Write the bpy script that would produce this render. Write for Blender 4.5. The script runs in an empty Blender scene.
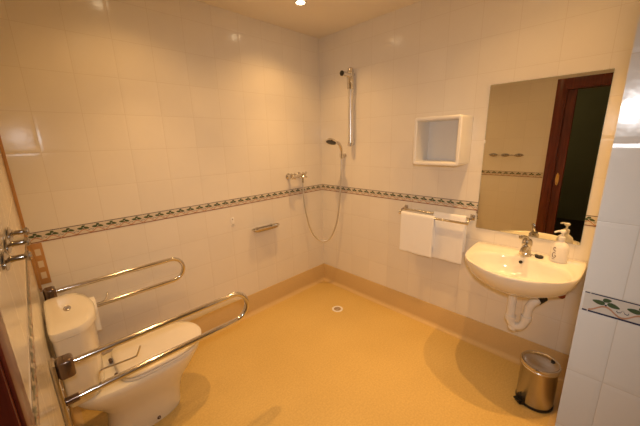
import bpy, bmesh, math, random
from mathutils import Vector, Matrix, noise
random.seed(4)
SC = bpy.context.scene
COL = SC.collection
PI = math.pi

# ------------------------------------------------------------------ room numbers (metres)
W, D, H = 2.286, 2.246, 2.5
LX = -0.002                          # left wall plane
#         # right wall plane, far wall plane, ceiling
PX, PY = 1.169, 0.058                # tiled pier: face x = PX, room-side face y = PY
BT, BB = 1.1005, 1.0380              # decorative border, top and bottom
TS = 0.2115                          # tile module
SK = 0.190                           # height of the vinyl skirting

# ------------------------------------------------------------------ materials
def new_mat(name):
    m = bpy.data.materials.new(name); m.use_nodes = True
    nt = m.node_tree
    return m, nt, nt.nodes['Principled BSDF']

def mat(name, col, rough=0.5, metal=0.0, var=0.0, scale=30.0, bump=0.0, coat=0.0, spec=0.5, sheen=0.0, trans=0.0, ior=1.45, emit=None, es=0.0):
    m, nt, b = new_mat(name)
    N, L = nt.nodes, nt.links
    b.inputs['Base Color'].default_value = (*col, 1)
    b.inputs['Roughness'].default_value = rough
    b.inputs['Metallic'].default_value = metal
    b.inputs['Specular IOR Level'].default_value = spec
    b.inputs['Coat Weight'].default_value = coat
    b.inputs['Coat Roughness'].default_value = 0.06
    b.inputs['Sheen Weight'].default_value = sheen
    b.inputs['Transmission Weight'].default_value = trans
    b.inputs['IOR'].default_value = ior
    if emit:
        b.inputs['Emission Color'].default_value = (*emit, 1)
        b.inputs['Emission Strength'].default_value = es
    tc = N.new('ShaderNodeTexCoord')
    nz = N.new('ShaderNodeTexNoise'); nz.inputs['Scale'].default_value = scale; nz.inputs['Detail'].default_value = 4
    L.new(tc.outputs['Object'], nz.inputs['Vector'])
    if var:
        mx = N.new('ShaderNodeMix'); mx.data_type = 'RGBA'
        mx.inputs['A'].default_value = (*[c*(1-var) for c in col], 1)
        mx.inputs['B'].default_value = (*[min(1, c*(1+var)) for c in col], 1)
        L.new(nz.outputs['Fac'], mx.inputs['Factor'])
        L.new(mx.outputs['Result'], b.inputs['Base Color'])
    if bump:
        bp = N.new('ShaderNodeBump'); bp.inputs['Strength'].default_value = bump; bp.inputs['Distance'].default_value = 0.004
        L.new(nz.outputs['Fac'], bp.inputs['Height']); L.new(bp.outputs['Normal'], b.inputs['Normal'])
    return m

def tile_mat(name, axis, off, col=(0.86, 0.815, 0.735), grout=(0.72, 0.66, 0.57), bump=0.42):
    """glazed square tiles; axis = world axis running along the wall; rows start at the border"""
    m, nt, b = new_mat(name)
    N, L = nt.nodes, nt.links
    geo = N.new('ShaderNodeNewGeometry'); sp = N.new('ShaderNodeSeparateXYZ')
    L.new(geo.outputs['Position'], sp.inputs[0])
    def M(op, a, c=None, d=None):
        n = N.new('ShaderNodeMath'); n.operation = op
        for i, v in enumerate((a, c, d)):
            if v is None: continue
            if isinstance(v, (int, float)): n.inputs[i].default_value = v
            else: L.new(v, n.inputs[i])
        return n.outputs[0]
    def edge(sock, o):
        t = M('SUBTRACT', sock, o); t = M('DIVIDE', t, TS); f = M('FRACT', t)
        return M('MULTIPLY', M('MINIMUM', f, M('SUBTRACT', 1.0, f)), TS), M('FLOOR', t)
    eu, iu = edge(sp.outputs[axis], off)
    up = M('GREATER_THAN', sp.outputs['Z'], (BT+BB)/2)
    zo = M('ADD', M('MULTIPLY', up, BT), M('MULTIPLY', M('SUBTRACT', 1.0, up), BB))
    ez, iz = edge(sp.outputs['Z'], zo)
    e = M('MINIMUM', eu, ez)
    def ramp(lo, hi):
        r = N.new('ShaderNodeMapRange'); r.interpolation_type = 'SMOOTHSTEP'
        r.inputs['From Min'].default_value = lo; r.inputs['From Max'].default_value = hi
        L.new(e, r.inputs['Value']); return r.outputs[0]
    g = ramp(0.0006, 0.0018)
    pil = ramp(0.001, 0.016)
    cv = N.new('ShaderNodeCombineXYZ'); L.new(iu, cv.inputs[0]); L.new(iz, cv.inputs[1])
    wn = N.new('ShaderNodeTexWhiteNoise'); wn.noise_dimensions = '2D'; L.new(cv.outputs[0], wn.inputs['Vector'])
    nz = N.new('ShaderNodeTexNoise'); nz.inputs['Scale'].default_value = 9; nz.inputs['Detail'].default_value = 3
    L.new(geo.outputs['Position'], nz.inputs['Vector'])
    k = M('ADD', 0.955, M('MULTIPLY', wn.outputs['Value'], 0.03)); k = M('ADD', k, M('MULTIPLY', nz.outputs['Fac'], 0.04))
    vm = N.new('ShaderNodeVectorMath'); vm.operation = 'SCALE'; vm.inputs[0].default_value = col; L.new(k, vm.inputs['Scale'])
    mx = N.new('ShaderNodeMix'); mx.data_type = 'RGBA'; mx.inputs['A'].default_value = (*grout, 1)
    L.new(g, mx.inputs['Factor']); L.new(vm.outputs[0], mx.inputs['B'])
    L.new(mx.outputs['Result'], b.inputs['Base Color'])
    rr = N.new('ShaderNodeMapRange'); rr.inputs['To Min'].default_value = 0.6; rr.inputs['To Max'].default_value = 0.17
    L.new(g, rr.inputs['Value']); L.new(rr.outputs[0], b.inputs['Roughness'])
    n2 = N.new('ShaderNodeTexNoise'); n2.inputs['Scale'].default_value = 22; n2.inputs['Detail'].default_value = 2
    L.new(geo.outputs['Position'], n2.inputs['Vector'])
    h = M('ADD', M('MULTIPLY', pil, 0.5), M('MULTIPLY', n2.outputs['Fac'], 0.55))
    h = M('ADD', h, M('MULTIPLY', g, 0.3))
    bp = N.new('ShaderNodeBump'); bp.inputs['Strength'].default_value = bump; bp.inputs['Distance'].default_value = 0.0016
    L.new(h, bp.inputs['Height']); L.new(bp.outputs['Normal'], b.inputs['Normal'])
    return m

def vinyl_mat():
    m, nt, b = new_mat('speckled golden vinyl')
    N, L = nt.nodes, nt.links
    geo = N.new('ShaderNodeNewGeometry')
    a = N.new('ShaderNodeTexNoise'); a.inputs['Scale'].default_value = 95; a.inputs['Detail'].default_value = 3
    c = N.new('ShaderNodeTexNoise'); c.inputs['Scale'].default_value = 2.2; c.inputs['Detail'].default_value = 4
    v = N.new('ShaderNodeTexVoronoi'); v.inputs['Scale'].default_value = 120
    for n in (a, c, v): L.new(geo.outputs['Position'], n.inputs['Vector'])
    r = N.new('ShaderNodeValToRGB')
    r.color_ramp.elements[0].position = 0.33; r.color_ramp.elements[0].color = (0.65, 0.455, 0.155, 1)
    r.color_ramp.elements[1].position = 0.67; r.color_ramp.elements[1].color = (0.74, 0.54, 0.195, 1)
    L.new(a.outputs['Fac'], r.inputs[0])
    mx = N.new('ShaderNodeMix'); mx.data_type = 'RGBA'; mx.blend_type = 'MULTIPLY'
    r2 = N.new('ShaderNodeValToRGB')
    r2.color_ramp.elements[0].position = 0.3; r2.color_ramp.elements[0].color = (0.92, 0.90, 0.86, 1)
    r2.color_ramp.elements[1].position = 0.7; r2.color_ramp.elements[1].color = (1, 1, 1, 1)
    L.new(c.outputs['Fac'], r2.inputs[0])
    mx.inputs['Factor'].default_value = 1
    L.new(r.outputs[0], mx.inputs['A']); L.new(r2.outputs[0], mx.inputs['B'])
    L.new(mx.outputs['Result'], b.inputs['Base Color'])
    b.inputs['Roughness'].default_value = 0.42
    bp = N.new('ShaderNodeBump'); bp.inputs['Strength'].default_value = 0.12; bp.inputs['Distance'].default_value = 0.001
    L.new(v.outputs['Distance'], bp.inputs['Height']); L.new(bp.outputs['Normal'], b.inputs['Normal'])
    return m

def wood_mat():
    m, nt, b = new_mat('mahogany')
    N, L = nt.nodes, nt.links
    tc = N.new('ShaderNodeTexCoord'); mp = N.new('ShaderNodeMapping'); mp.inputs['Scale'].default_value = (22, 22, 1.6)
    L.new(tc.outputs['Object'], mp.inputs[0])
    nz = N.new('ShaderNodeTexNoise'); nz.inputs['Scale'].default_value = 3; nz.inputs['Detail'].default_value = 6
    L.new(mp.outputs[0], nz.inputs['Vector'])
    r = N.new('ShaderNodeValToRGB')
    r.color_ramp.elements[0].position = 0.3; r.color_ramp.elements[0].color = (0.085, 0.012, 0.006, 1)
    r.color_ramp.elements[1].position = 0.75; r.color_ramp.elements[1].color = (0.22, 0.040, 0.016, 1)
    L.new(nz.outputs['Fac'], r.inputs[0]); L.new(r.outputs[0], b.inputs['Base Color'])
    b.inputs['Roughness'].default_value = 0.3
    return m

M_tileA = tile_mat('tiles_far', 'X', 0.146)
M_tileB = tile_mat('tiles_side', 'Y', 0.993)
M_tileP = tile_mat('tiles_pier', 'Y', 0.046-TS/3, bump=0.85)
M_tileC = tile_mat('tiles_left', 'Y', 0.08, bump=0.12)
M_vinyl = vinyl_mat()
M_cove = mat('vinyl skirting', (0.66, 0.475, 0.225), 0.45, var=0.10, scale=110)
M_wood = wood_mat()
M_ceil = mat('ceiling paint', (0.88, 0.82, 0.72), 0.9, var=0.03, scale=6)
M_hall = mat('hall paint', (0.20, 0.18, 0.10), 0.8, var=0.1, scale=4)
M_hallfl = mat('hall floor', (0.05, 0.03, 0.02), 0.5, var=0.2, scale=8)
M_chrome = mat('chrome', (0.72, 0.70, 0.68), 0.12, 1.0, var=0.04, scale=60)
M_tap = mat('tap chrome', (0.58, 0.55, 0.51), 0.10, 1.0, var=0.04, scale=60)
M_hook = mat('dark chrome', (0.40, 0.37, 0.34), 0.16, 1.0, var=0.06, scale=60)  # evenly darker chrome for the hook rail
M_steel = mat('brushed steel', (0.56, 0.52, 0.47), 0.26, 1.0, var=0.10, scale=40)
M_satin = mat('satin steel', (0.78, 0.77, 0.75), 0.32, 1.0, var=0.05, scale=40)
M_dkmetal = mat('dark bronze housing', (0.16, 0.11, 0.085), 0.22, 0.7, var=0.15, scale=30, coat=0.5)
M_china = mat('white glazed china', (0.86, 0.82, 0.72), 0.10, var=0.015, scale=5, coat=0.6)
M_seat = mat('white plastic seat', (0.86, 0.81, 0.72), 0.22, var=0.015, scale=6)
M_plast = mat('white plastic', (0.86, 0.84, 0.80), 0.3, var=0.02, scale=12)
M_pipe = mat('white drain plastic', (0.84, 0.83, 0.80), 0.35, var=0.03, scale=20)
M_black = mat('black plastic', (0.012, 0.011, 0.010), 0.35, var=0.2, scale=30)
M_void = mat('dark hole', (0.008, 0.006, 0.005), 0.8)
M_towel = mat('white terry', (0.93, 0.94, 0.96), 0.95, var=0.04, scale=160, bump=0.5, sheen=0.3)
M_paper = mat('toilet paper', (0.90, 0.88, 0.83), 0.95, var=0.02, scale=60, bump=0.2)
M_card = mat('cardboard tube', (0.45, 0.32, 0.20), 0.9, var=0.1, scale=40)
M_mirror = mat('mirror silver', (0.80, 0.78, 0.70), 0.0, 1.0)
M_edge = mat('mirror edge', (0.20, 0.26, 0.22), 0.2)
M_brass = mat('brass', (0.80, 0.52, 0.20), 0.22, 1.0, var=0.06, scale=50)
M_amber = mat('amber sealant strip', (0.52, 0.28, 0.10), 0.4, var=0.15, scale=25)
M_pale = mat('pale opening', (0.72, 0.60, 0.44), 0.4, var=0.05, scale=30)
M_red = mat('red brown valve', (0.25, 0.05, 0.02), 0.4, var=0.1, scale=40)
M_rubber = mat('black rubber', (0.015, 0.014, 0.014), 0.55, var=0.2, scale=40)
M_ink = mat('dark print', (0.09, 0.05, 0.05), 0.5, var=0.2, scale=80)
M_b_base = mat('border glaze', (0.74, 0.67, 0.57), 0.2, var=0.04, scale=60)
M_b_navy = mat('border navy', (0.055, 0.055, 0.095), 0.25, var=0.15, scale=80)
M_b_green = mat('border green', (0.085, 0.12, 0.055), 0.3, var=0.35, scale=120)
M_b_orange = mat('border terracotta', (0.56, 0.30, 0.17), 0.3, var=0.15, scale=80)
M_b_navy_warm = mat('border navy warm lit', (0.28, 0.12, 0.07), 0.3, var=0.15, scale=80)  # navy line's look under warm lamps, put into the colour
M_lamp = mat('lamp glow', (1, 0.9, 0.7), 0.5, emit=(1.0, 0.80, 0.50), es=30)
M_trim = mat('white lamp ring', (0.85, 0.83, 0.8), 0.35, var=0.02, scale=20)
M_gut = mat('drain gutter', (0.36, 0.25, 0.13), 0.5, var=0.1, scale=40)
M_sgrate = mat('drain steel', (0.66, 0.60, 0.52), 0.3, 1.0, var=0.06, scale=40)

# ------------------------------------------------------------------ mesh helpers
def V(*a): return Vector(a)
class MB:
    def __init__(s): s.bm = bmesh.new(); s.mi = 0
    def face(s, vs):
        try:
            f = s.bm.faces.new(vs); f.material_index = s.mi; return f
        except ValueError: return None
    def box(s, a, b, bevel=0.0, seg=2):
        x0, y0, z0 = [min(p, q) for p, q in zip(a, b)]; x1, y1, z1 = [max(p, q) for p, q in zip(a, b)]
        v = [s.bm.verts.new(p) for p in ((x0,y0,z0),(x1,y0,z0),(x1,y1,z0),(x0,y1,z0),(x0,y0,z1),(x1,y0,z1),(x1,y1,z1),(x0,y1,z1))]
        fs = [s.face([v[i] for i in q]) for q in ((3,2,1,0),(4,5,6,7),(0,1,5,4),(1,2,6,5),(2,3,7,6),(3,0,4,7))]
        if bevel:
            es = list({e for f in fs for e in f.edges})
            bmesh.ops.bevel(s.bm, geom=es, offset=bevel, segments=seg, affect='EDGES', profile=0.5)
        return s
    def loft(s, rings, cap0=True, cap1=True, closed=True):
        R = [[s.bm.verts.new(p) for p in r] for r in rings]
        n = len(R[0])
        for a, b in zip(R, R[1:]):
            for i in range(n if closed else n-1):
                j = (i+1) % n
                s.face([a[i], a[j], b[j], b[i]])
        if cap0: s.face(list(reversed(R[0])))
        if cap1: s.face(R[-1])
        return s
    def tube(s, pts, r, seg=12, closed=False, cap=True):
        pts = [Vector(p) for p in pts]; n = len(pts)
        rad = r if isinstance(r, (list, tuple)) else [r]*n
        rings = []; prev = None
        for i in range(n):
            if closed: t = pts[(i+1) % n] - pts[i-1]
            else: t = pts[min(i+1, n-1)] - pts[max(i-1, 0)]
            t.normalize()
            if prev is None:
                up = V(0,0,1) if abs(t.z) < 0.9 else V(1,0,0)
                x = t.cross(up).normalized()
            else:
                x = (prev - t*prev.dot(t)).normalized()
            prev = x; y = t.cross(x)
            rings.append([pts[i] + (x*math.cos(2*PI*k/seg) + y*math.sin(2*PI*k/seg))*rad[i] for k in range(seg)])
        if closed:
            rings.append(rings[0]); s.loft(rings, False, False)
            bmesh.ops.remove_doubles(s.bm, verts=s.bm.verts, dist=1e-6)
        else: s.loft(rings, cap, cap)
        return s
    def lathe(s, base, axis, prof, seg=32, cap0=True, cap1=True):
        base = Vector(base); a = Vector(axis).normalized()
        up = V(0,0,1) if abs(a.z) < 0.9 else V(1,0,0)
        x = a.cross(up).normalized(); y = a.cross(x)
        s.loft([[base + a*h + (x*math.cos(2*PI*k/seg) + y*math.sin(2*PI*k/seg))*max(r, 1e-4) for k in range(seg)] for r, h in prof], cap0, cap1)
        return s
    def ball(s, c, r, seg=16):
        n = 9
        return s.lathe(c, (0,0,1), [(r*math.sin(PI*i/n), -r*math.cos(PI*i/n)) for i in range(n+1)], seg)
    def done(s, name, m, parent=None, smooth=40, recalc=True):
        bm = s.bm
        if recalc: bmesh.ops.recalc_face_normals(bm, faces=bm.faces)
        me = bpy.data.meshes.new(name)
        root = parent
        off = Vector((0,0,0))
        while root is not None:
            off = off + root.location; root = root.parent
        for v in bm.verts: v.co -= off
        bm.to_mesh(me); bm.free()
        for mm in (m if isinstance(m, (list, tuple)) else [m]): me.materials.append(mm)
        if smooth:
            me.shade_smooth(); me.set_sharp_from_angle(angle=math.radians(smooth))
        o = bpy.data.objects.new(name, me); COL.objects.link(o)
        if parent is not None: o.parent = parent
        return o

def thing(name, loc, label, cat, group=None):
    o = bpy.data.objects.new(name, None); COL.objects.link(o)
    o.empty_display_size = 0.05; o.location = loc
    o['label'] = label; o['category'] = cat
    if group: o['group'] = group
    return o
def single(mb, name, m, loc, label, cat, group=None, smooth=40):
    """a thing that is one mesh with its origin at loc"""
    for v in mb.bm.verts: v.co -= Vector(loc)
    o = mb.done(name, m, None, smooth); o.location = loc
    o['label'] = label; o['category'] = cat
    if group: o['group'] = group
    return o
def struct(mb, name, m, parent=None, smooth=None):
    o = mb.done(name, m, parent, smooth); o['kind'] = 'structure'; return o

def catmull(P, n=8, closed=False):
    P = [Vector(p) for p in P]; out = []; N = len(P)
    rng = range(N if closed else N-1)
    for i in rng:
        g = (lambda k: P[k % N]) if closed else (lambda k: P[max(0, min(N-1, k))])
        p0, p1, p2, p3 = g(i-1), g(i), g(i+1), g(i+2)
        for j in range(n):
            t = j/n
            out.append(0.5*((2*p1) + (p2-p0)*t + (2*p0-5*p1+4*p2-p3)*t*t + (3*p1-p0-3*p2+p3)*t**3))
    if not closed: out.append(P[-1])
    return out
def arc(c, r, a0, a1, n, plane='xz'):
    o = []
    for i in range(n+1):
        a = a0 + (a1-a0)*i/n
        u, v = r*math.cos(a), r*math.sin(a)
        o.append(Vector(c) + (V(u,0,v) if plane == 'xz' else V(u,v,0) if plane == 'xy' else V(0,u,v)))
    return o

# ------------------------------------------------------------------ THE SETTING
struct(MB().box((-0.12,-1.3,-0.08),(W+0.12,D+0.12,0)), 'floor', M_vinyl)
struct(MB().box((-0.12,-1.3,H),(W+0.12,D+0.12,H+0.08)), 'ceiling', M_ceil)
struct(MB().box((-0.12,D,0),(W+0.12,D+0.12,H)), 'wall_far', M_tileA)
struct(MB().box((W,PY,0),(W+0.12,D,H)), 'wall_right', M_tileB)
struct(MB().box((PX,-1.3,0),(W+0.12,PY,H)), 'wall_near', M_tileP)
DO0, DO1, DH = -0.42, 0.592, 2.065      # door opening in the left wall
m = MB(); m.box((-0.12,DO1,0),(LX,D,H)); m.box((-0.12,DO0,DH),(LX,DO1,H)); m.box((-0.12,-1.3,0),(LX,DO0,H))
struct(m, 'wall_left', M_tileC)
struct(MB().box((-0.12,-1.42,0),(W+0.12,-1.3,H)), 'wall_entrance', M_tileA)
# dark room beyond the door
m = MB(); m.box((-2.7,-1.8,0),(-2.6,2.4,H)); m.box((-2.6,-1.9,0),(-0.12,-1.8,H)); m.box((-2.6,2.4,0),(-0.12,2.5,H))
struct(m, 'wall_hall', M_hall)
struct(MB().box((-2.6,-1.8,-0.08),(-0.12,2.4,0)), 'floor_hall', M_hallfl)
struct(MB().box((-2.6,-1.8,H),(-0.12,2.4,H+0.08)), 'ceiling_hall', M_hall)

# coved vinyl skirting
def skirting(name, a, b, nrm):
    a, b, nrm = Vector(a), Vector(b), Vector(nrm)
    prof = [(0,0.0005),(0,SK),(0.0045,SK),(0.006,SK-0.004)]
    R = 0.035
    for i in range(7):
        t = i/6*PI/2
        prof.append((0.006+R-R*math.cos(t), 0.0005+R-R*math.sin(t)))
    rings = [[p + nrm*u + V(0,0,z) for u, z in prof] for p in (a, b)]
    struct(MB().loft(rings), name, M_cove, smooth=40)
skirting('baseboard_far', (0,D,0), (W,D,0), (0,-1,0))
skirting('baseboard_right', (W,D,0), (W,PY,0), (-1,0,0))
skirting('baseboard_near', (W,PY,0), (PX,PY,0), (0,1,0))
skirting('baseboard_left', (LX,0.675,0), (LX,D,0), (1,0,0))
skirting('baseboard_entrance', (PX,PY,0), (PX,-1.3,0), (-1,0,0))

# decorated border tiles (real inlays on a strip)
def border(name, a, b, nrm, off):
    a, b, nrm = Vector(a), Vector(b), Vector(nrm)
    u = (b-a).normalized(); Ln = (b-a).length
    m = MB()
    def P(s, z, d): return a + u*s + V(0,0,BB+z) + nrm*d
    h = BT-BB
    m.mi = 0
    m.loft([[P(s,0.0006,0), P(s,0.0006,0.0015), P(s,h-0.0006,0.0015), P(s,h-0.0006,0)] for s in (0, Ln)])
    def poly(pts, mi, d=0.0021):
        pts = [(min(max(s,0),Ln), z) for s, z in pts]
        if max(p[0] for p in pts)-min(p[0] for p in pts) < 1e-4: return
        m.mi = mi; m.face([m.bm.verts.new(P(s,z,d)) for s, z in pts])
    def ell(cs, cz, ra, rb, ang, mi, tip=True):
        pts = []
        for k in range(12):
            t = 2*PI*k/12
            x, y = ra*math.cos(t), rb*math.sin(t)*(1-0.35*math.cos(t) if tip else 1)
            pts.append((cs+x*math.cos(ang)-y*math.sin(ang), cz+x*math.sin(ang)+y*math.cos(ang)))
        poly(pts, mi, 0.0025)
    def ribbon(pts, w, mi, d=0.0021):
        for (s0,z0),(s1,z1) in zip(pts, pts[1:]):
            poly([(s0,z0-w),(s1,z1-w),(s1,z1+w),(s0,z0+w)], mi, d)
    per = TS/3
    n0 = math.floor(-off/per)-1
    poly([(0,h-0.0045),(Ln,h-0.0045),(Ln,h-0.0012),(0,h-0.0012)], 1)
    poly([(0,0.0012),(Ln,0.0012),(Ln,0.0062),(0,0.0062)], 4 if name != 'trim_4' else 1)  # bottom navy line: warm light painted in everywhere but the pier
    k = n0
    while off + k*per < Ln + per:
        c = off + (k+0.5)*per
        if -per < c < Ln+per and 0 < c < Ln:
            ribbon([(c+per*(i/12-0.5), 0.0185+0.0105*math.cos(2*PI*(i/12-0.5))) for i in range(13)], 0.0027, 3)
            ell(c-0.0155, 0.0385, 0.0138, 0.0066, PI-0.12, 2); ell(c+0.0155, 0.0370, 0.0138, 0.0066, -0.25, 2)
            ell(c+0.001, 0.0490, 0.0092, 0.0060, 0.25, 2)
            ell(c, 0.0335, 0.0025, 0.0025, 0, 1, False)
            q = c+per/2
            for sg in (-1, 1):
                ribbon([(q+sg*x, z) for x, z in ((0.001,0.030),(0.004,0.0235),(0.009,0.0215),(0.0125,0.0245),(0.0105,0.0270))], 0.0011, 1)
        if k % 3 == 0:
            g = off + k*per
            if 0 < g < Ln: poly([(g-0.0011,0),(g+0.0011,0),(g+0.0011,h),(g-0.0011,h)], 0, 0.003)
        k += 1
    o = m.done(name, [M_b_base, M_b_navy, M_b_green, M_b_orange, M_b_navy_warm], None, 0, recalc=False)
    o['kind'] = 'structure'
border('trim_1', (LX,D,0), (W,D,0), (0,-1,0), 0.146)
border('trim_2', (W,D,0), (W,PY,0), (-1,0,0), D-2.0505)
border('trim_3', (LX,0.675,0), (LX,D,0), (1,0,0), 0.08)
border('trim_4', (PX,PY-0.006,0), (PX,-1.3,0), (-1,0,0), 0.012)

# door frame, pocket door leaf and its flush pull
m = MB()
for y0, y1 in ((DO1-0.004,DO1+0.078),(DO0-0.098,DO0+0.004)):
    m.box((LX,y0,0),(LX+0.005,y1,DH+0.098),0.002); m.box((-0.132,y0,0),(-0.12,y1,DH+0.098),0.003)
m.box((LX,DO0+0.004,DH-0.004),(LX+0.005,DO1-0.004,DH+0.098),0.002)
m.box((-0.132,DO0+0.004,DH-0.004),(-0.12,DO1-0.004,DH+0.098),0.003)
m.box((-0.12,DO1-0.02,0),(-0.085,DO1-0.0005,DH-0.0005)); m.box((-0.035,DO1-0.02,0),(LX,DO1-0.0005,DH-0.0005))
m.box((-0.12,DO0+0.0005,0),(LX,DO0+0.02,DH-0.0005)); m.box((-0.12,DO0+0.02,DH-0.02),(LX,DO1-0.02,DH-0.0005))
door = struct(m, 'door_1', M_wood, smooth=30)
leaf = struct(MB().box((-0.080,0.484,0.008),(-0.040,DO1-0.001,DH-0.021),0.003), 'door_leaf', M_wood, door)
m = MB()
m.loft([[V(-0.040+d, 0.535+rx*math.cos(t), 1.03+rz*math.copysign(abs(math.sin(t))**0.8, math.sin(t))) for t in [2*PI*k/24 for k in range(24)]]
        for d, rx, rz in ((0,0.017,0.075),(0.004,0.017,0.075),(0.0045,0.013,0.066),(0.0015,0.011,0.060))], False, True)
struct(m, 'flush_pull', M_brass, leaf, 40)

# ------------------------------------------------------------------ DOWNLIGHTS
LIGHTS = [((1.655,1.79), 'glowing white downlight in the ceiling above the shower floor drain'),
          ((0.63,1.78), 'round recessed downlight in the ceiling over the toilet'),
          ((1.74,0.57), 'round recessed downlight in the ceiling in front of the mirror'),
          ((0.62,0.72), 'round recessed downlight in the ceiling just inside the mahogany door'),
          ((1.92,0.16), 'round recessed downlight in the ceiling corner above the pedal bin')]
POW = [42, 34, 47, 11, 60]
SPILL = [0.43, 0.32, 0.17, 0.45, 0.01]
BEAM = [78, 78, 78, 78, 64]
d0 = None
for (xy, lab), pw, sp_k, bm_a in zip(LIGHTS, POW, SPILL, BEAM):
    x, y = xy
    if d0 is None:
        d0 = thing('ceiling_downlight', (x,y,H), lab, 'downlight', 'recessed ceiling downlights')
        MB().lathe((x,y,H), (0,0,-1), [(0.030,0.0),(0.044,0.0),(0.044,0.003),(0.040,0.007),(0.032,0.006),(0.029,0.002)], 32, False, False).done('trim_ring', M_trim, d0)
        MB().lathe((x,y,H), (0,0,-1), [(0.0305,0.0005),(0.0305,0.0025),(0.022,0.004),(0.010,0.005)], 24).done('lamp', M_lamp, d0)
    else:
        c = d0.copy(); COL.objects.link(c); c.location = (x,y,H); c['label'] = lab
        for ch in d0.children:
            k = ch.copy(); COL.objects.link(k); k.parent = c
    for nm, en, size, blend in (('downlight_beam', pw*1.05, bm_a, 1.0), ('downlight_spill', pw*1.06*sp_k, 132, 0.75)):
        ld = bpy.data.lights.new(nm, 'SPOT'); ld.energy = en; ld.color = (1.0, 0.545, 0.180)
        ld.spot_size = math.radians(size); ld.spot_blend = blend; ld.shadow_soft_size = 0.014
        lo = bpy.data.objects.new(nm, ld); COL.objects.link(lo); lo.location = (x,y,H-0.012)

# added fill light, lifts the dark room beyond the door
ld = bpy.data.lights.new('hall_fill', 'POINT'); ld.energy = 15.0; ld.color = (1.0, 0.82, 0.45); ld.shadow_soft_size = 0.1
lo = bpy.data.objects.new('hall_fill', ld); COL.objects.link(lo); lo.location = (-1.3,1.7,2.2)
# the photographer's flash, a cool lamp a hand above the lens
ld = bpy.data.lights.new('camera_flash', 'SPOT'); ld.energy = 35.0; ld.color = (1.0, 0.98, 0.98)
ld.spot_size = math.radians(118); ld.spot_blend = 1.0; ld.shadow_soft_size = 0.035
lo = bpy.data.objects.new('camera_flash', ld); COL.objects.link(lo); lo.location = (0.075,0.02,1.665)
lo.rotation_euler = Vector((0.72,0.62,-0.42)).to_track_quat('-Z','Y').to_euler()

# ------------------------------------------------------------------ TOILET
TY = 1.785
def egg(x0, x1, hw, z, n=48, pw=2.35, back=3.2):
    """plan outline: squarish toward the wall, rounded at the front"""
    cx = (x0+x1)/2; hx = (x1-x0)/2; out = []
    for k in range(n):
        t = 2*PI*k/n; c, s = math.cos(t), math.sin(t)
        p = pw if c > 0 else back
        out.append(V(cx + hx*math.copysign(abs(c)**(2/p), c), TY + hw*math.copysign(abs(s)**(2/p), s), z))
    return out
toilet = thing('toilet', (0.33,TY,0), 'white close coupled toilet with its lid down between the two grab bars', 'toilet')
m = MB().loft([egg(0.125,0.498,0.100,0.001,pw=2.2), egg(0.125,0.501,0.102,0.015,pw=2.2), egg(0.130,0.505,0.104,0.08,pw=2.2), egg(0.135,0.518,0.110,0.14,pw=2.2),
               egg(0.130,0.548,0.125,0.20,pw=2.2), egg(0.09,0.592,0.150,0.26), egg(0.04,0.630,0.172,0.315), egg(0.02,0.654,0.184,0.352), egg(0.02,0.660,0.187,0.374), egg(0.03,0.650,0.180,0.384)])
bowl = m.done('bowl', M_china, toilet, 50)
for sy in (-1,):
    MB().ball((0.35, TY+sy*0.103, 0.030), 0.010, 12).done('floor_bolt', M_dkmetal, bowl)
def seatout(x0, x1, hw, z): return egg(x0, x1, hw, z, pw=2.1, back=5.0)
MB().loft([seatout(0.215,0.668,0.180,0.385), seatout(0.212,0.671,0.185,0.389), seatout(0.212,0.671,0.185,0.396), seatout(0.216,0.667,0.182,0.400)]).done('seat', M_seat, toilet, 40)
MB().loft([seatout(0.222,0.663,0.179,0.4005), seatout(0.216,0.670,0.185,0.405), seatout(0.215,0.672,0.186,0.412), seatout(0.222,0.665,0.180,0.420), seatout(0.250,0.633,0.152,0.4235)]).done('lid', M_seat, toilet, 50)
for sy in (-1, 1):
    MB().tube([(0.206,TY-0.012+sy*0.075-0.014,0.402),(0.206,TY-0.012+sy*0.075+0.014,0.402)], 0.0085, 14).done('hinge', M_dkmetal, toilet)
def tk(x1, hw, z, x0=0.008): return [p + V(0.002, 0.018, 0.014*max(0, (z-0.4)/0.3)) for p in egg(x0, x1, hw, z, 56, pw=2.0, back=9.0)]
tank = MB().loft([tk(0.160,0.165,0.385), tk(0.166,0.175,0.40), tk(0.172,0.196,0.52), tk(0.175,0.204,0.66), tk(0.176,0.206,0.735)]).done('tank', M_china, toilet, 50)
tl = MB().loft([tk(0.178,0.209,0.736,0.006), tk(0.187,0.216,0.741,0.004), tk(0.187,0.216,0.760,0.004), tk(0.181,0.211,0.771,0.006), tk(0.160,0.188,0.776,0.014), tk(0.13,0.15,0.779,0.03)]).done('tank_lid', M_china, toilet, 50)
m = MB()
m.loft([[V(0.088+0.014*r*math.cos(t), TY+0.018+0.030*r*math.sin(t), z+0.0175) for t in [2*PI*k/28 for k in range(28)]] for r, z in ((1,0.7785),(1,0.782),(0.86,0.7845),(0.80,0.783))])
m.done('flush_button', M_steel, tl)

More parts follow.
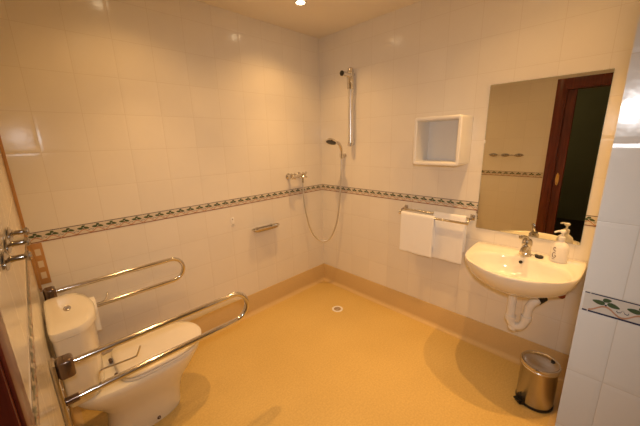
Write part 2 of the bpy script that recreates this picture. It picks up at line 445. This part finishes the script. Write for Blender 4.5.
# ------------------------------------------------------------------ GRAB BARS
def grab_bar(y, zt, zb, xe, label, arm):
    t = thing('folding_grab_bar', (LX,y,(zt+zb)/2), label, 'grab bar', 'grab bars beside the toilet')
    pl = MB().box((LX+0.0004,y-0.034,0.44),(0.014,y+0.034,zt+0.03),0.004).done('mount_plate', M_steel, t)
    for z in (0.47, 0.56, 0.655):
        MB().lathe((0.014,y,z), (1,0,0), [(0.008,0),(0.008,0.002),(0.004,0.004)], 12).done('screw', M_chrome, pl)
    MB().box((0.014,y-0.032,zt-0.048),(0.066,y+0.032,zt+0.030),0.014,3).done('pivot_block', M_dkmetal, t)
    R = (zt-zb)/2
    pts = [V(0.050,y,zt), V(0.25,y,zt), V(0.5,y,zt)] + arc((xe-R,y,(zt+zb)/2), R, PI/2, -PI/2, 16) + [V(0.5,y,zb), V(0.25,y,zb), V(0.030,y,zb)]
    loop = MB().tube(pts, 0.0135, 16).done('rail_loop', M_chrome, t, 60)
    MB().tube([(0.014,y,zb),(0.055,y,zb)], 0.016, 16).done('lower_pivot', M_dkmetal, t)
    a = arm
    MB().tube(catmull(a, 6), 0.0042, 8).done('paper_arm', M_chrome, t)
    return t
grab_bar(1.40, 0.752, 0.597, 0.812, 'longer chrome folding grab bar on the door side of the toilet, nearest the viewer',
         [(0.125,1.40,0.612),(0.128,1.412,0.645),(0.145,1.415,0.655),(0.20,1.415,0.649),(0.255,1.415,0.645),(0.268,1.415,0.650),(0.285,1.415,0.685)])
grab_bar(2.165, 0.764, 0.605, 0.752, 'chrome folding grab bar on the far side of the toilet, against the far tiled wall',
         [(0.104,2.165,0.612),(0.106,2.125,0.640),(0.116,2.088,0.648),(0.18,2.088,0.648),(0.245,2.088,0.649),(0.268,2.088,0.662),(0.284,2.088,0.700)])
# toilet roll on the far arm
m = MB().lathe((0.128,2.088,0.636), (1,0,0), [(0.020,0),(0.056,0),(0.058,0.003),(0.058,0.085),(0.056,0.088),(0.020,0.088),(0.020,0)], 40, False, False)
rl = thing('toilet_roll', (0.128,2.088,0.636), 'white toilet paper roll hanging on the far grab bar behind the toilet tank', 'toilet paper')
m.done('paper', M_paper, rl)
MB().lathe((0.129,2.088,0.636), (1,0,0), [(0.0195,0),(0.0195,0.086),(0.018,0.086),(0.018,0),(0.0195,0)], 24, False, False).done('cardboard_core', M_card, rl)
# sheet hanging from the roll
MB().box((0.130,2.0285,0.51),(0.214,2.0298,0.640)).done('loose_sheet', M_paper, rl)

# ------------------------------------------------------------------ CORNER STRIP AND HOOKS ON THE LEFT WALL
t = thing('corner_strip', (0.012,D,1.1), 'narrow amber sealing strip up the left corner with three pale squares below the border', 'corner strip')
MB().box((LX+0.0005,D-0.004,SK+0.001),(0.012,D-0.0005,2.35),0.001).done('strip', M_amber, t)
lad = MB().box((0.0125,D-0.003,0.795),(0.057,D-0.0005,1.037),0.001).done('ladder_panel', M_amber, t)
for z in (0.985, 0.915, 0.848):
    MB().box((0.022,D-0.0036,z-0.019),(0.045,D-0.0028,z+0.019)).done('pale_square', M_pale, lad)
hk = thing('hook_rail', (LX,1.105,1.31), 'chrome three peg robe hook rail on the left tiled wall above the border', 'hook rail')
MB().box((LX+0.0004,0.90,1.305),(LX+0.004,1.30,1.315),0.0015).done('back_bar', M_hook, hk)
for y in (0.955, 1.105, 1.243):
    m = MB()
    m.loft([[V(LX+0.004+d, y+k*0.050*math.cos(t), 1.31+k*0.020*math.sin(t)) for t in [2*PI*q/28 for q in range(28)]] for d, k in ((0,1),(0.002,1),(0.005,0.7),(0.008,0.3))])
    m.lathe((LX+0.010,y,1.31), (1,0,0), [(0.009,0),(0.0068,0.005),(0.0065,0.022),(0.0085,0.024),(0.0115,0.028),(0.0115,0.032),(0.007,0.036)], 20)
    h = m.done('hook', M_hook, hk)

# ------------------------------------------------------------------ SHOWER
mx = thing('shower_mixer', (1.905,D,1.225), 'chrome two handle shower mixer on the far wall near the corner', 'shower mixer')
for x in (1.83, 1.965):
    MB().lathe((x,D-0.0004,1.228), (0,-1,0), [(0.030,0),(0.030,0.004),(0.022,0.010),(0.013,0.012),(0.013,0.05)], 24).done('wall_flange', M_chrome, mx)
body = MB().tube([(1.80,D-0.055,1.228),(1.83,D-0.055,1.228),(1.90,D-0.055,1.228),(1.965,D-0.055,1.228),(1.995,D-0.055,1.228)], [0.018,0.021,0.017,0.021,0.018], 18)
body.tube([(1.965,D-0.055,1.225),(1.965,D-0.055,1.155)], [0.014,0.010], 14)
body.done('mixer_body', M_chrome, mx)
for x in (1.825, 1.968):
    m = MB().lathe((x,D-0.072,1.234), (0,-1,0), [(0.017,0),(0.017,0.018),(0.012,0.024)], 20)
    for k in range(4):
        a = PI/4 + k*PI/2
        m.tube([(x,D-0.083,1.234),(x+0.034*math.cos(a),D-0.083,1.234+0.034*math.sin(a))], [0.008,0.0105], 10)
    m.done('cross_handle', M_chrome, mx)
hp = catmull([(1.965,D-0.055,1.154),(1.966,D-0.057,1.05),(1.975,D-0.07,0.88),(2.01,D-0.09,0.69),(2.06,D-0.13,0.58),(2.115,2.06,0.545),(2.165,2.01,0.595),(2.205,1.965,0.76),(2.225,1.94,1.0),(2.234,1.93,1.22),(2.237,1.926,1.378)], 10)
single(MB().tube(hp, 0.0088, 10), 'shower_hose', M_satin, (1.965,D-0.055,1.154), 'flexible metal shower hose looping down across the shower corner', 'shower hose', smooth=60)
hd = thing('handset_holder', (W,1.925,1.405), 'small chrome wall bracket holding the hand shower on the right wall', 'shower bracket')
MB().lathe((W-0.0004,1.925,1.405), (-1,0,0), [(0.022,0),(0.022,0.004),(0.010,0.008),(0.010,0.030)], 20).done('wall_plate', M_chrome, hd)
MB().lathe((W-0.047,1.925,1.388), (0,0,1), [(0.0135,0),(0.019,0),(0.020,0.034),(0.0145,0.034),(0.0135,0)], 20, False, False).done('cradle', M_chrome, hd)
hs = thing('hand_shower', (W-0.047,1.925,1.40), 'chrome hand shower with a round spray head tilted over the corner', 'hand shower')
hpts = catmull([(W-0.047,1.925,1.379),(W-0.047,1.925,1.42),(W-0.052,1.923,1.462),(W-0.078,1.92,1.506),(W-0.118,1.916,1.530),(W-0.178,1.912,1.536)], 6)
rad = [0.0125 + 0.005*max(0, (i/len(hpts)-0.15)) for i in range(len(hpts))]
MB().tube(hpts, rad, 14).done('handle', M_chrome, hs, 60)
ax = V(-0.40,-0.08,-0.9).normalized()
hc = V(W-0.205,1.909,1.544)
MB().lathe(hc, ax, [(0.016,-0.020),(0.036,-0.014),(0.050,-0.002),(0.053,0.008),(0.050,0.013)], 28).done('spray_head', M_chrome, hs)
MB().lathe(hc+ax*0.0132, ax, [(0.045,0),(0.045,0.003),(0.02,0.004)], 28).done('spray_plate', M_black, hs)
sb = thing('slide_rail', (W,1.815,1.84), 'thick vertical chrome slide rail high on the right wall beside the corner', 'shower rail')
MB().lathe((W-0.048,1.815,1.505), (0,0,1), [(0.012,0),(0.0225,0.004),(0.0225,0.585)], 24).done('rail', M_satin, sb)
MB().lathe((W-0.048,1.815,1.492), (0,0,1), [(0.012,0),(0.0245,0.004),(0.025,0.030),(0.0225,0.032)], 24).done('end_cap', M_chrome, sb)
MB().tube([(W-0.001,1.815,1.515),(W-0.048,1.815,1.515)], 0.012, 14).done('lower_bracket', M_chrome, sb)
MB().tube([(W-0.001,1.815,2.11),(W-0.048,1.815,2.11)], 0.013, 14).done('upper_bracket', M_chrome, sb)
sl = MB().lathe((W-0.048,1.815,1.985), (0,0,1), [(0.023,0),(0.030,0.003),(0.031,0.07),(0.028,0.115),(0.030,0.15),(0.024,0.172),(0.010,0.180)], 24).done('slider', M_chrome, sb)
MB().tube([(W-0.050,1.815,2.098),(W-0.10,1.815,2.101),(W-0.158,1.815,2.103)], [0.024,0.019,0.021], 16).done('slider_arm', M_chrome, sl)
MB().lathe((W-0.1585,1.815,2.103), (-1,0,0), [(0.0185,0),(0.0215,0.002),(0.0215,0.008),(0.016,0.010)], 20).done('clamp_knob', M_black, sl)

# soap rack and blanking plate on the far wall
sr = thing('soap_rack', (1.515,D,0.79), 'slim chrome soap rack on the far wall below the border', 'soap rack')
m = MB()
rimp = []
for cx, a0 in ((1.625,-PI/2),(1.405,PI/2)):
    for i in range(9):
        a = a0 + PI*i/8; rimp.append(V(cx+0.030*math.cos(a), D-0.040+0.030*math.sin(a), 0.805))
m.tube(rimp, 0.0055, 10, closed=True); m.done('rim', M_chrome, sr, 60)
m = MB()
m.loft([[V(1.515+(p.x-1.515)*k, D-0.040+(p.y-D+0.040)*k, z) for p in rimp] for k, z in ((0.97,0.803),(0.92,0.786),(0.70,0.779))], False, True)
m.done('tray', M_steel, sr)
for x in (1.44, 1.59):
    MB().box((x-0.010,D-0.014,0.780),(x+0.010,D-0.0004,0.815),0.003).done('wall_clip', M_chrome, sr)
bp = thing('blanking_plate', (1.214,D,0.908), 'tiny pale plate with two screws on the far wall left of the soap rack', 'plate')
MB().box((1.198,D-0.004,0.868),(1.230,D-0.0004,0.948),0.0015).done('plate', M_plast, bp)
for z in (0.932, 0.884):
    MB().lathe((1.214,D-0.004,z), (0,-1,0), [(0.005,0),(0.005,0.0015),(0.003,0.003)], 12).done('screw', M_steel, bp)

# ------------------------------------------------------------------ WHITE BOX SHELF
def rrect(y0, y1, z0, z1, r, x, n=6):
    out = []
    for cy, cz, a0 in ((y1-r,z1-r,0),(y0+r,z1-r,PI/2),(y0+r,z0+r,PI),(y1-r,z0+r,3*PI/2)):
        for i in range(n+1):
            a = a0 + PI/2*i/n; out.append(V(x, cy+r*math.cos(a), cz+r*math.sin(a)))
    return out
sh = thing('box_shelf', (W,0.957,1.375), 'empty white square box shelf on the right wall above the towels', 'shelf')
y0, y1, z0, z1 = 0.782, 1.113, 1.362, 1.690
f = 0.024; xf = W-0.195
m = MB()
m.loft([rrect(y0,y1,z0,z1,0.022,W-0.0008), rrect(y0,y1,z0,z1,0.022,xf+0.006), rrect(y0+0.002,y1-0.002,z0+0.002,z1-0.002,0.021,xf+0.0015), rrect(y0+0.006,y1-0.006,z0+0.006,z1-0.006,0.018,xf),
        rrect(y0+f-0.004,y1-f+0.004,z0+f-0.004,z1-f+0.004,0.008,xf), rrect(y0+f,y1-f,z0+f,z1-f,0.006,xf+0.004), rrect(y0+f,y1-f,z0+f,z1-f,0.006,W-0.0008)], False, False)
m.done('frame', M_plast, sh, 45)
MB().box((W-0.006,y0+f,z0+f),(W-0.0008,y1-f,z1-f)).done('back_panel', M_plast, sh)

# ------------------------------------------------------------------ TOWEL RAIL AND TOWELS
tr = thing('towel_rail', (W,0.985,0.985), 'double chrome towel rail on the right wall under the border', 'towel rail')
FB, BBR = 0.105, 0.048       # stand-off of front and back bars
for y in (0.722, 1.248):
    p = MB().box((W-0.008,y-0.016,0.965),(W-0.0004,y+0.016,1.007),0.003).done('wall_bracket', M_steel, tr)
    MB().tube(catmull([(W-0.006,y,0.99),(W-0.06,y,0.986),(W-0.095,y,0.976),(W-FB,y,0.962)],5), [0.0075]*16, 10).done('bracket_arm', M_steel, p)
MB().tube([(W-FB,0.716,0.960),(W-FB,1.254,0.960)], 0.0085, 14).done('front_bar', M_chrome, tr)
MB().tube([(W-BBR,0.722,0.985),(W-BBR,1.248,0.985)], 0.007, 14).done('back_bar', M_chrome, tr)
def towel(name, y0, y1, xb, zb, rb, zf, zbk, label, th, seed, fwd=0.0):
    prof = []
    n = 12
    for i in range(n): prof.append((xb+rb+0.002, zbk+(zb-zbk)*i/n))
    for i in range(9):
        a = PI*i/8; prof.append((xb+rb*math.cos(a), zb+rb*math.sin(a)))
    n = 18
    for i in range(1, n+1):
        k = i/n; prof.append((xb-rb-fwd*math.sin(min(1,k*2)*PI/2), zb+(zf-zb)*k))
    ny = 18; m = MB(); g = []
    for j in range(ny+1):
        y = y0+(y1-y0)*j/ny; row = []
        for i, (x, z) in enumerate(prof):
            w = 0.0 if i < 22 else (i-22)/17
            dx = 0.004*w*math.sin(7*j/ny*PI*0.5+seed) + 0.003*w*noise.noise((y*14+seed, z*10, seed))
            dz = (0.004*noise.noise((y*9, seed*3, 1))*w)
            dy = 0.003*noise.noise((z*8, j*0.2, seed))*w
            row.append(m.bm.verts.new((x-abs(dx), y+dy, z+dz)))
        g.append(row)
    for j in range(ny):
        for i in range(len(prof)-1): m.face([g[j][i], g[j+1][i], g[j+1][i+1], g[j][i+1]])
    bmesh.ops.recalc_face_normals(m.bm, faces=m.bm.faces)
    ymid = (y0+y1)/2
    for v in m.bm.verts: v.co -= V(xb,ymid,zb)
    o = m.done(name, M_towel, None, 180, recalc=False); o.location = (xb,ymid,zb)
    o['label'] = label; o['category'] = 'towel'; o['group'] = 'hand towels on the rail'
    s = o.modifiers.new('thick', 'SOLIDIFY'); s.thickness = th; s.offset = 1.0; s.use_even_offset = False
    b = o.modifiers.new('round', 'BEVEL'); b.width = th*0.35; b.segments = 2; b.limit_method = 'ANGLE'; b.angle_limit = math.radians(60)
    return o
towel('hand_towel', 0.953, 1.228, W-FB, 0.960, 0.0105, 0.647, 0.72, 'white hand towel on the left half of the rail, hanging over the front bar', 0.007, 1.3)
towel('hand_towel', 0.747, 0.984, W-BBR, 0.985, 0.0095, 0.638, 0.72, 'white hand towel nearer the washbasin, tucked behind the front bar', 0.007, 4.1, 0.012)

# ------------------------------------------------------------------ MIRROR
mr = thing('wall_mirror', (W,0.395,1.4), 'tall frameless mirror above the washbasin reflecting the mahogany door', 'mirror')
MY0, MY1, MZ0, MZ1 = 0.126, 0.694, 0.918, 1.868
m = MB().box((W-0.0065,MY0,MZ0),(W-0.0006,MY1,MZ1)).done('backing', M_edge, mr, 0)
m = MB(); m.face([m.bm.verts.new(p) for p in ((W-0.0068,MY0+0.001,MZ0+0.001),(W-0.0068,MY0+0.001,MZ1-0.001),(W-0.0068,MY1-0.001,MZ1-0.001),(W-0.0068,MY1-0.001,MZ0+0.001))])
m.done('glass', M_mirror, mr, 0, recalc=False)
for y, z in ((MY1+0.001,1.515),(MY1+0.001,1.03)):
    MB().box((W-0.010,y-0.006,z-0.010),(W-0.0005,y+0.006,z+0.010),0.002).done('clip', M_plast if z > 1.3 else M_steel, mr)

# ------------------------------------------------------------------ WASHBASIN
SY, SZ = 0.373, 0.822
ctr = V(2.03, SY, 0)
half = [(W-0.0008,0.0),(W-0.0008,0.15),(W-0.0008,0.27),(W-0.0008,0.293),(2.20,0.294),(2.07,0.289),(1.990,0.280),(1.935,0.262),(1.885,0.228),(1.835,0.176),(1.795,0.112),(1.775,0.055),(1.768,0.0)]
def radial(poly, n=72):
    out = []
    P = poly
    for k in range(n):
        a = 2*PI*k/n; d = V(math.cos(a), math.sin(a), 0); best = None
        for i in range(len(P)):
            p, q = P[i]-ctr, P[(i+1)%len(P)]-ctr; e = q-p
            den = d.x*e.y-d.y*e.x
            if abs(den) < 1e-12: continue
            t = (p.x*e.y-p.y*e.x)/den; u = (p.x*d.y-p.y*d.x)/den
            if -1e-9 <= u <= 1+1e-9 and t > 0: best = t if best is None else max(best, t)
        out.append(best)
    return out
sm = catmull([(x,SY+y,0) for x, y in half[3:]] + [(x,SY-y,0) for x, y in reversed(half[3:-1])], 6)
RO = radial(sm)
def bring(R, k, z, dx=0.0, lim=W-0.0008):
    out = []
    for i, r in enumerate(R):
        a = 2*PI*i/len(R); x = ctr.x+dx+r*k*math.cos(a); out.append(V(min(x, lim), SY+r*k*math.sin(a), z))
    return out
def ering(cx, rx, ry, z, n=72, p=2.3):
    out = []
    for i in range(n):
        # same angular spacing as the outline, seen from ctr
        a = 2*PI*i/n
        lo, hi = 0, 1
        d = V(math.cos(a), math.sin(a), 0)
        for _ in range(40):
            md = (lo+hi)/2; x = ctr.x+d.x*md-cx; y = d.y*md
            if abs(x/rx)**p + abs(y/ry)**p < 1: lo = md
            else: hi = md
        out.append(V(ctr.x+d.x*lo, SY+d.y*lo, z))
    return out
sk = thing('washbasin', (W,SY,SZ), 'white wall hung washbasin under the mirror', 'washbasin')
m = MB().loft([bring(RO,0.30,0.656,0.05), bring(RO,0.50,0.660,0.04), bring(RO,0.70,0.678,0.03), bring(RO,0.87,0.717,0.015), bring(RO,0.965,0.768,0.004), bring(RO,0.995,0.800), bring(RO,1.0,0.814), bring(RO,0.992,SZ-0.001), bring(RO,0.975,SZ+0.001),
        ering(1.968,0.174,0.256,SZ), ering(1.968,0.166,0.249,SZ-0.004), ering(1.972,0.157,0.238,SZ-0.022), ering(1.978,0.144,0.217,SZ-0.060), ering(2.0,0.112,0.170,SZ-0.100), ering(2.01,0.070,0.100,SZ-0.118), ering(2.015,0.030,0.034,SZ-0.122)])
basin = m.done('basin', M_china, sk, 60)
MB().lathe((2.018,SY,SZ-0.123), (0,0,1), [(0.024,0.001),(0.024,0.004),(0.014,0.003)], 20).done('waste_ring', M_chrome, basin)
MB().lathe((2.119,SY+0.000,SZ-0.028), (-1,0,0.35), [(0.010,0),(0.010,0.003),(0.006,0.002)], 16).done('overflow_hole', M_void, basin)
for sy in (-1,):
    MB().tube([(2.235,SY+sy*0.155,0.66),(2.235,SY+sy*0.155,0.70)], 0.012, 10).done('bracket_nut', M_dkmetal, basin)

tp = thing('mixer_tap', (2.185,0.365,SZ), 'chrome lever mixer tap on the back ledge of the washbasin', 'tap')
tx, ty = 2.185, 0.365
MB().lathe((tx,ty,SZ+0.001), (0,0,1), [(0.032,0),(0.032,0.005),(0.026,0.012),(0.025,0.060),(0.028,0.068),(0.028,0.090),(0.022,0.102),(0.008,0.108)], 28).done('tap_body', M_tap, tp)
MB().tube(catmull([(tx-0.008,ty,SZ+0.045),(tx-0.05,ty,SZ+0.060),(tx-0.09,ty,SZ+0.058),(tx-0.118,ty,SZ+0.044)],6), [0.020]*6+[0.0165]*13, 14).done('spout', M_tap, tp)
MB().tube(catmull([(tx,ty,SZ+0.098),(tx-0.015,ty+0.006,SZ+0.118),(tx-0.050,ty+0.016,SZ+0.130),(tx-0.085,ty+0.024,SZ+0.134)],5), [0.013]*4+[0.0095]*12, 10).done('lever', M_tap, tp)
pg = thing('sink_plug', (2.190,0.300,SZ), 'black rubber plug on a short chain lying beside the tap', 'plug')
MB().lathe((2.186,0.296,SZ+0.0015), (0,0,1), [(0.019,0),(0.022,0.004),(0.022,0.011),(0.017,0.013)], 24).done('stopper', M_rubber, pg)
m = MB()
cp = catmull([(2.186,0.296,SZ+0.016),(2.190,0.312,SZ+0.018),(2.198,0.325,SZ+0.006),(2.206,0.336,SZ+0.005)], 4)
for p in cp: m.ball(p, 0.003, 8)
m.done('chain', M_chrome, pg)
tp2 = thing('drain_trap', (2.06,0.35,0.40), 'white plastic U-bend drain pipe hanging under the washbasin', 'drain pipe')
tube1 = catmull([(2.045,0.375,0.654),(2.045,0.375,0.58),(2.045,0.374,0.47),(2.045,0.368,0.425),(2.048,0.345,0.400),(2.052,0.318,0.408),(2.056,0.300,0.44),(2.060,0.294,0.49),(2.063,0.290,0.545)], 6)
MB().tube(tube1, 0.0235, 16).done('bend', M_pipe, tp2, 60)
for z, y, x, r in ((0.615,0.375,2.045,0.030),(0.450,0.372,2.045,0.030),(0.470,0.2955,2.058,0.030)):
    MB().lathe((x,y,z-0.016), (0,0,1), [(r-0.004,0),(r,0.003),(r,0.029),(r-0.004,0.032)], 18).done('collar', M_pipe, tp2)
MB().lathe((2.048,0.352,0.392), (0,0.35,-1), [(0.022,-0.01),(0.024,0.0),(0.024,0.016),(0.018,0.022)], 18).done('cleanout_cap', M_pipe, tp2)
MB().tube(catmull([(2.063,0.290,0.540),(2.066,0.278,0.572),(2.078,0.262,0.592),(2.10,0.252,0.598)],5), 0.024, 14).done('outlet_elbow', M_pipe, tp2)
MB().tube([(2.086,0.262,0.592),(2.12,0.238,0.612)], 0.030, 16).done('rubber_coupling', M_rubber, tp2)
MB().tube([(2.118,0.240,0.611),(W-0.001,0.236,0.615)], 0.020, 14).done('wall_pipe', M_pipe, tp2)
vl = thing('angle_valve', (W,0.160,0.628), 'small dark red shut-off valve under the right side of the washbasin', 'valve')
MB().tube([(W-0.001,0.160,0.628),(W-0.10,0.160,0.628)], 0.008, 12).done('valve_stem', M_chrome, vl)
MB().lathe((W-0.10,0.160,0.628), (-1,0,0), [(0.012,0),(0.019,0.004),(0.019,0.022),(0.012,0.026)], 16).done('valve_knob', M_red, vl)

# soap dispenser
dx, dy = 2.185, 0.205
sd = thing('soap_dispenser', (dx,dy,SZ), 'white pump soap bottle on the right end of the washbasin ledge', 'soap bottle')
m = MB()
rings = []
for k, z in ((0.90,0.0),(1.0,0.004),(1.0,0.06),(0.99,0.095),(0.86,0.118),(0.55,0.132),(0.36,0.140),(0.36,0.150)):
    rings.append([V(dx+0.028*k*math.cos(t), dy+0.042*k*math.sin(t), SZ+0.0015+z*0.9) for t in [2*PI*i/32 for i in range(32)]])
bot = m.loft(rings).done('bottle', M_plast, sd)
MB().lathe((dx,dy,SZ+0.136), (0,0,1), [(0.0155,0),(0.0165,0.002),(0.0165,0.018),(0.012,0.022),(0.006,0.023),(0.006,0.048)], 20).done('pump_collar', M_plast, sd)
hdm = MB().lathe((dx,dy,SZ+0.178), (0,0,1), [(0.008,0),(0.014,0.003),(0.014,0.014),(0.009,0.018)], 18)
hdm.tube(catmull([(dx,dy,SZ+0.188),(dx-0.018,dy+0.020,SZ+0.189),(dx-0.030,dy+0.034,SZ+0.182)],4), [0.007,0.0065,0.006,0.006,0.0055,0.005,0.005,0.005,0.005], 10)
hdm.done('pump_head', M_plast, sd)
m = MB()
def onb(a, z): return V(dx+0.0284*math.cos(a), dy+0.0424*math.sin(a), SZ+z)
for pts in ([(2.75,0.088),(2.55,0.092),(2.45,0.082),(2.6,0.074),(2.8,0.070)], [(2.8,0.058),(2.55,0.060),(2.42,0.048),(2.5,0.034),(2.75,0.032),(2.85,0.042),(2.65,0.046)], [(2.75,0.022),(2.45,0.021)]):
    m.tube(catmull([onb(*p) for p in pts], 4), 0.0016, 6)
m.done('printed_mark', M_ink, bot)

# ------------------------------------------------------------------ PEDAL BIN
bx, by, br, bh = 1.980, 0.186, 0.092, 0.268
bn = thing('pedal_bin', (bx,by,0), 'small brushed steel pedal bin in the corner under the washbasin', 'bin')
MB().lathe((bx,by,0.001), (0,0,1), [(br-0.004,0),(br+0.001,0.002),(br+0.001,0.014),(br-0.002,0.016)], 40).done('base_ring', M_black, bn)
MB().lathe((bx,by,0.015), (0,0,1), [(br-0.003,0),(br-0.002,0.004),(br-0.002,bh-0.045),(br+0.0005,bh-0.042),(br+0.0005,bh-0.036),(br-0.002,bh-0.034),(br-0.004,bh-0.028)], 48, True, True).done('body', M_steel, bn)
lid = MB().lathe((bx,by,bh-0.013), (0,0,1), [(br-0.001,0),(br+0.003,0.002),(br+0.004,0.014),(br+0.001,0.019),(br-0.004,0.019),(br-0.011,0.011),(br-0.025,0.0085),(br-0.055,0.010),(0.006,0.0115)], 48).done('lid', M_steel, bn)
MB().box((bx+0.045,by-0.062,bh-0.035),(bx+0.080,by-0.042,bh+0.002),0.004).done('hinge', M_black, bn)
pd = V(-0.80,0.60,0).normalized(); pc = V(bx,by,0)+pd*(br+0.001); sdv = V(-pd.y,pd.x,0)
m = MB()
def pbox(m, d0, d1, w, z0, z1):
    c = V(bx,by,0)
    lo = [c+pd*d0-sdv*w, c+pd*d1-sdv*w*0.85, c+pd*d1+sdv*w*0.85, c+pd*d0+sdv*w]
    m.loft([[p+V(0,0,z0) for p in lo],[p+V(0,0,z1) for p in lo]])
pbox(m, br-0.002, br+0.034, 0.019, 0.026, 0.034)
pbox(m, br-0.002, br+0.018, 0.022, 0.004, 0.014)
pbox(m, br-0.003, br+0.007, 0.024, 0.004, 0.052)
m.done('pedal', M_black, bn)

# ------------------------------------------------------------------ FLOOR DRAIN
fd = thing('floor_drain', (1.915,1.71,0), 'small round shower drain set in the floor near the corner', 'drain')
MB().lathe((1.915,1.71,0.0003), (0,0,1), [(0.032,0.0),(0.052,0.0),(0.052,0.002),(0.048,0.004),(0.034,0.003),(0.032,0.0)], 36, False, False).done('outer_ring', M_trim, fd)
MB().lathe((1.915,1.71,0.0003), (0,0,1), [(0.033,0.0),(0.033,0.0012),(0.02,0.0012)], 30).done('gutter', M_gut, fd)
MB().lathe((1.915,1.71,0.0012), (0,0,1), [(0.020,0),(0.020,0.003),(0.014,0.005),(0.005,0.006)], 24).done('centre_cap', M_sgrate, fd)

# ------------------------------------------------------------------ WORLD, CAMERA, VIEW
w = bpy.data.worlds.new('World'); SC.world = w; w.use_nodes = True
w.node_tree.nodes['Background'].inputs[0].default_value = (1.0, 0.8, 0.6, 1); w.node_tree.nodes['Background'].inputs[1].default_value = 0.02

yaw, pitch, roll = math.radians(44.59992745), math.radians(13.72372405), math.radians(-1.46629298)
fw = V(math.sin(yaw)*math.cos(pitch), math.cos(yaw)*math.cos(pitch), -math.sin(pitch))
r = V(math.cos(yaw), -math.sin(yaw), 0); u = r.cross(fw)
r2 = r*math.cos(roll)+u*math.sin(roll); u2 = -r*math.sin(roll)+u*math.cos(roll)
cd = bpy.data.cameras.new('Camera'); cam = bpy.data.objects.new('Camera', cd); COL.objects.link(cam)
cd.sensor_width = 36.0; cd.lens = 293.8*36.0/640.0; cd.clip_start = 0.01
cam.matrix_world = Matrix(((r2.x,u2.x,-fw.x,0.0694),(r2.y,u2.y,-fw.y,0.0405),(r2.z,u2.z,-fw.z,1.546),(0,0,0,1)))
SC.camera = cam
vs = SC.view_settings
vs.view_transform = 'Standard'; vs.look = 'None'; vs.gamma = 1.0; vs.use_curve_mapping = False; vs.exposure = 0.0
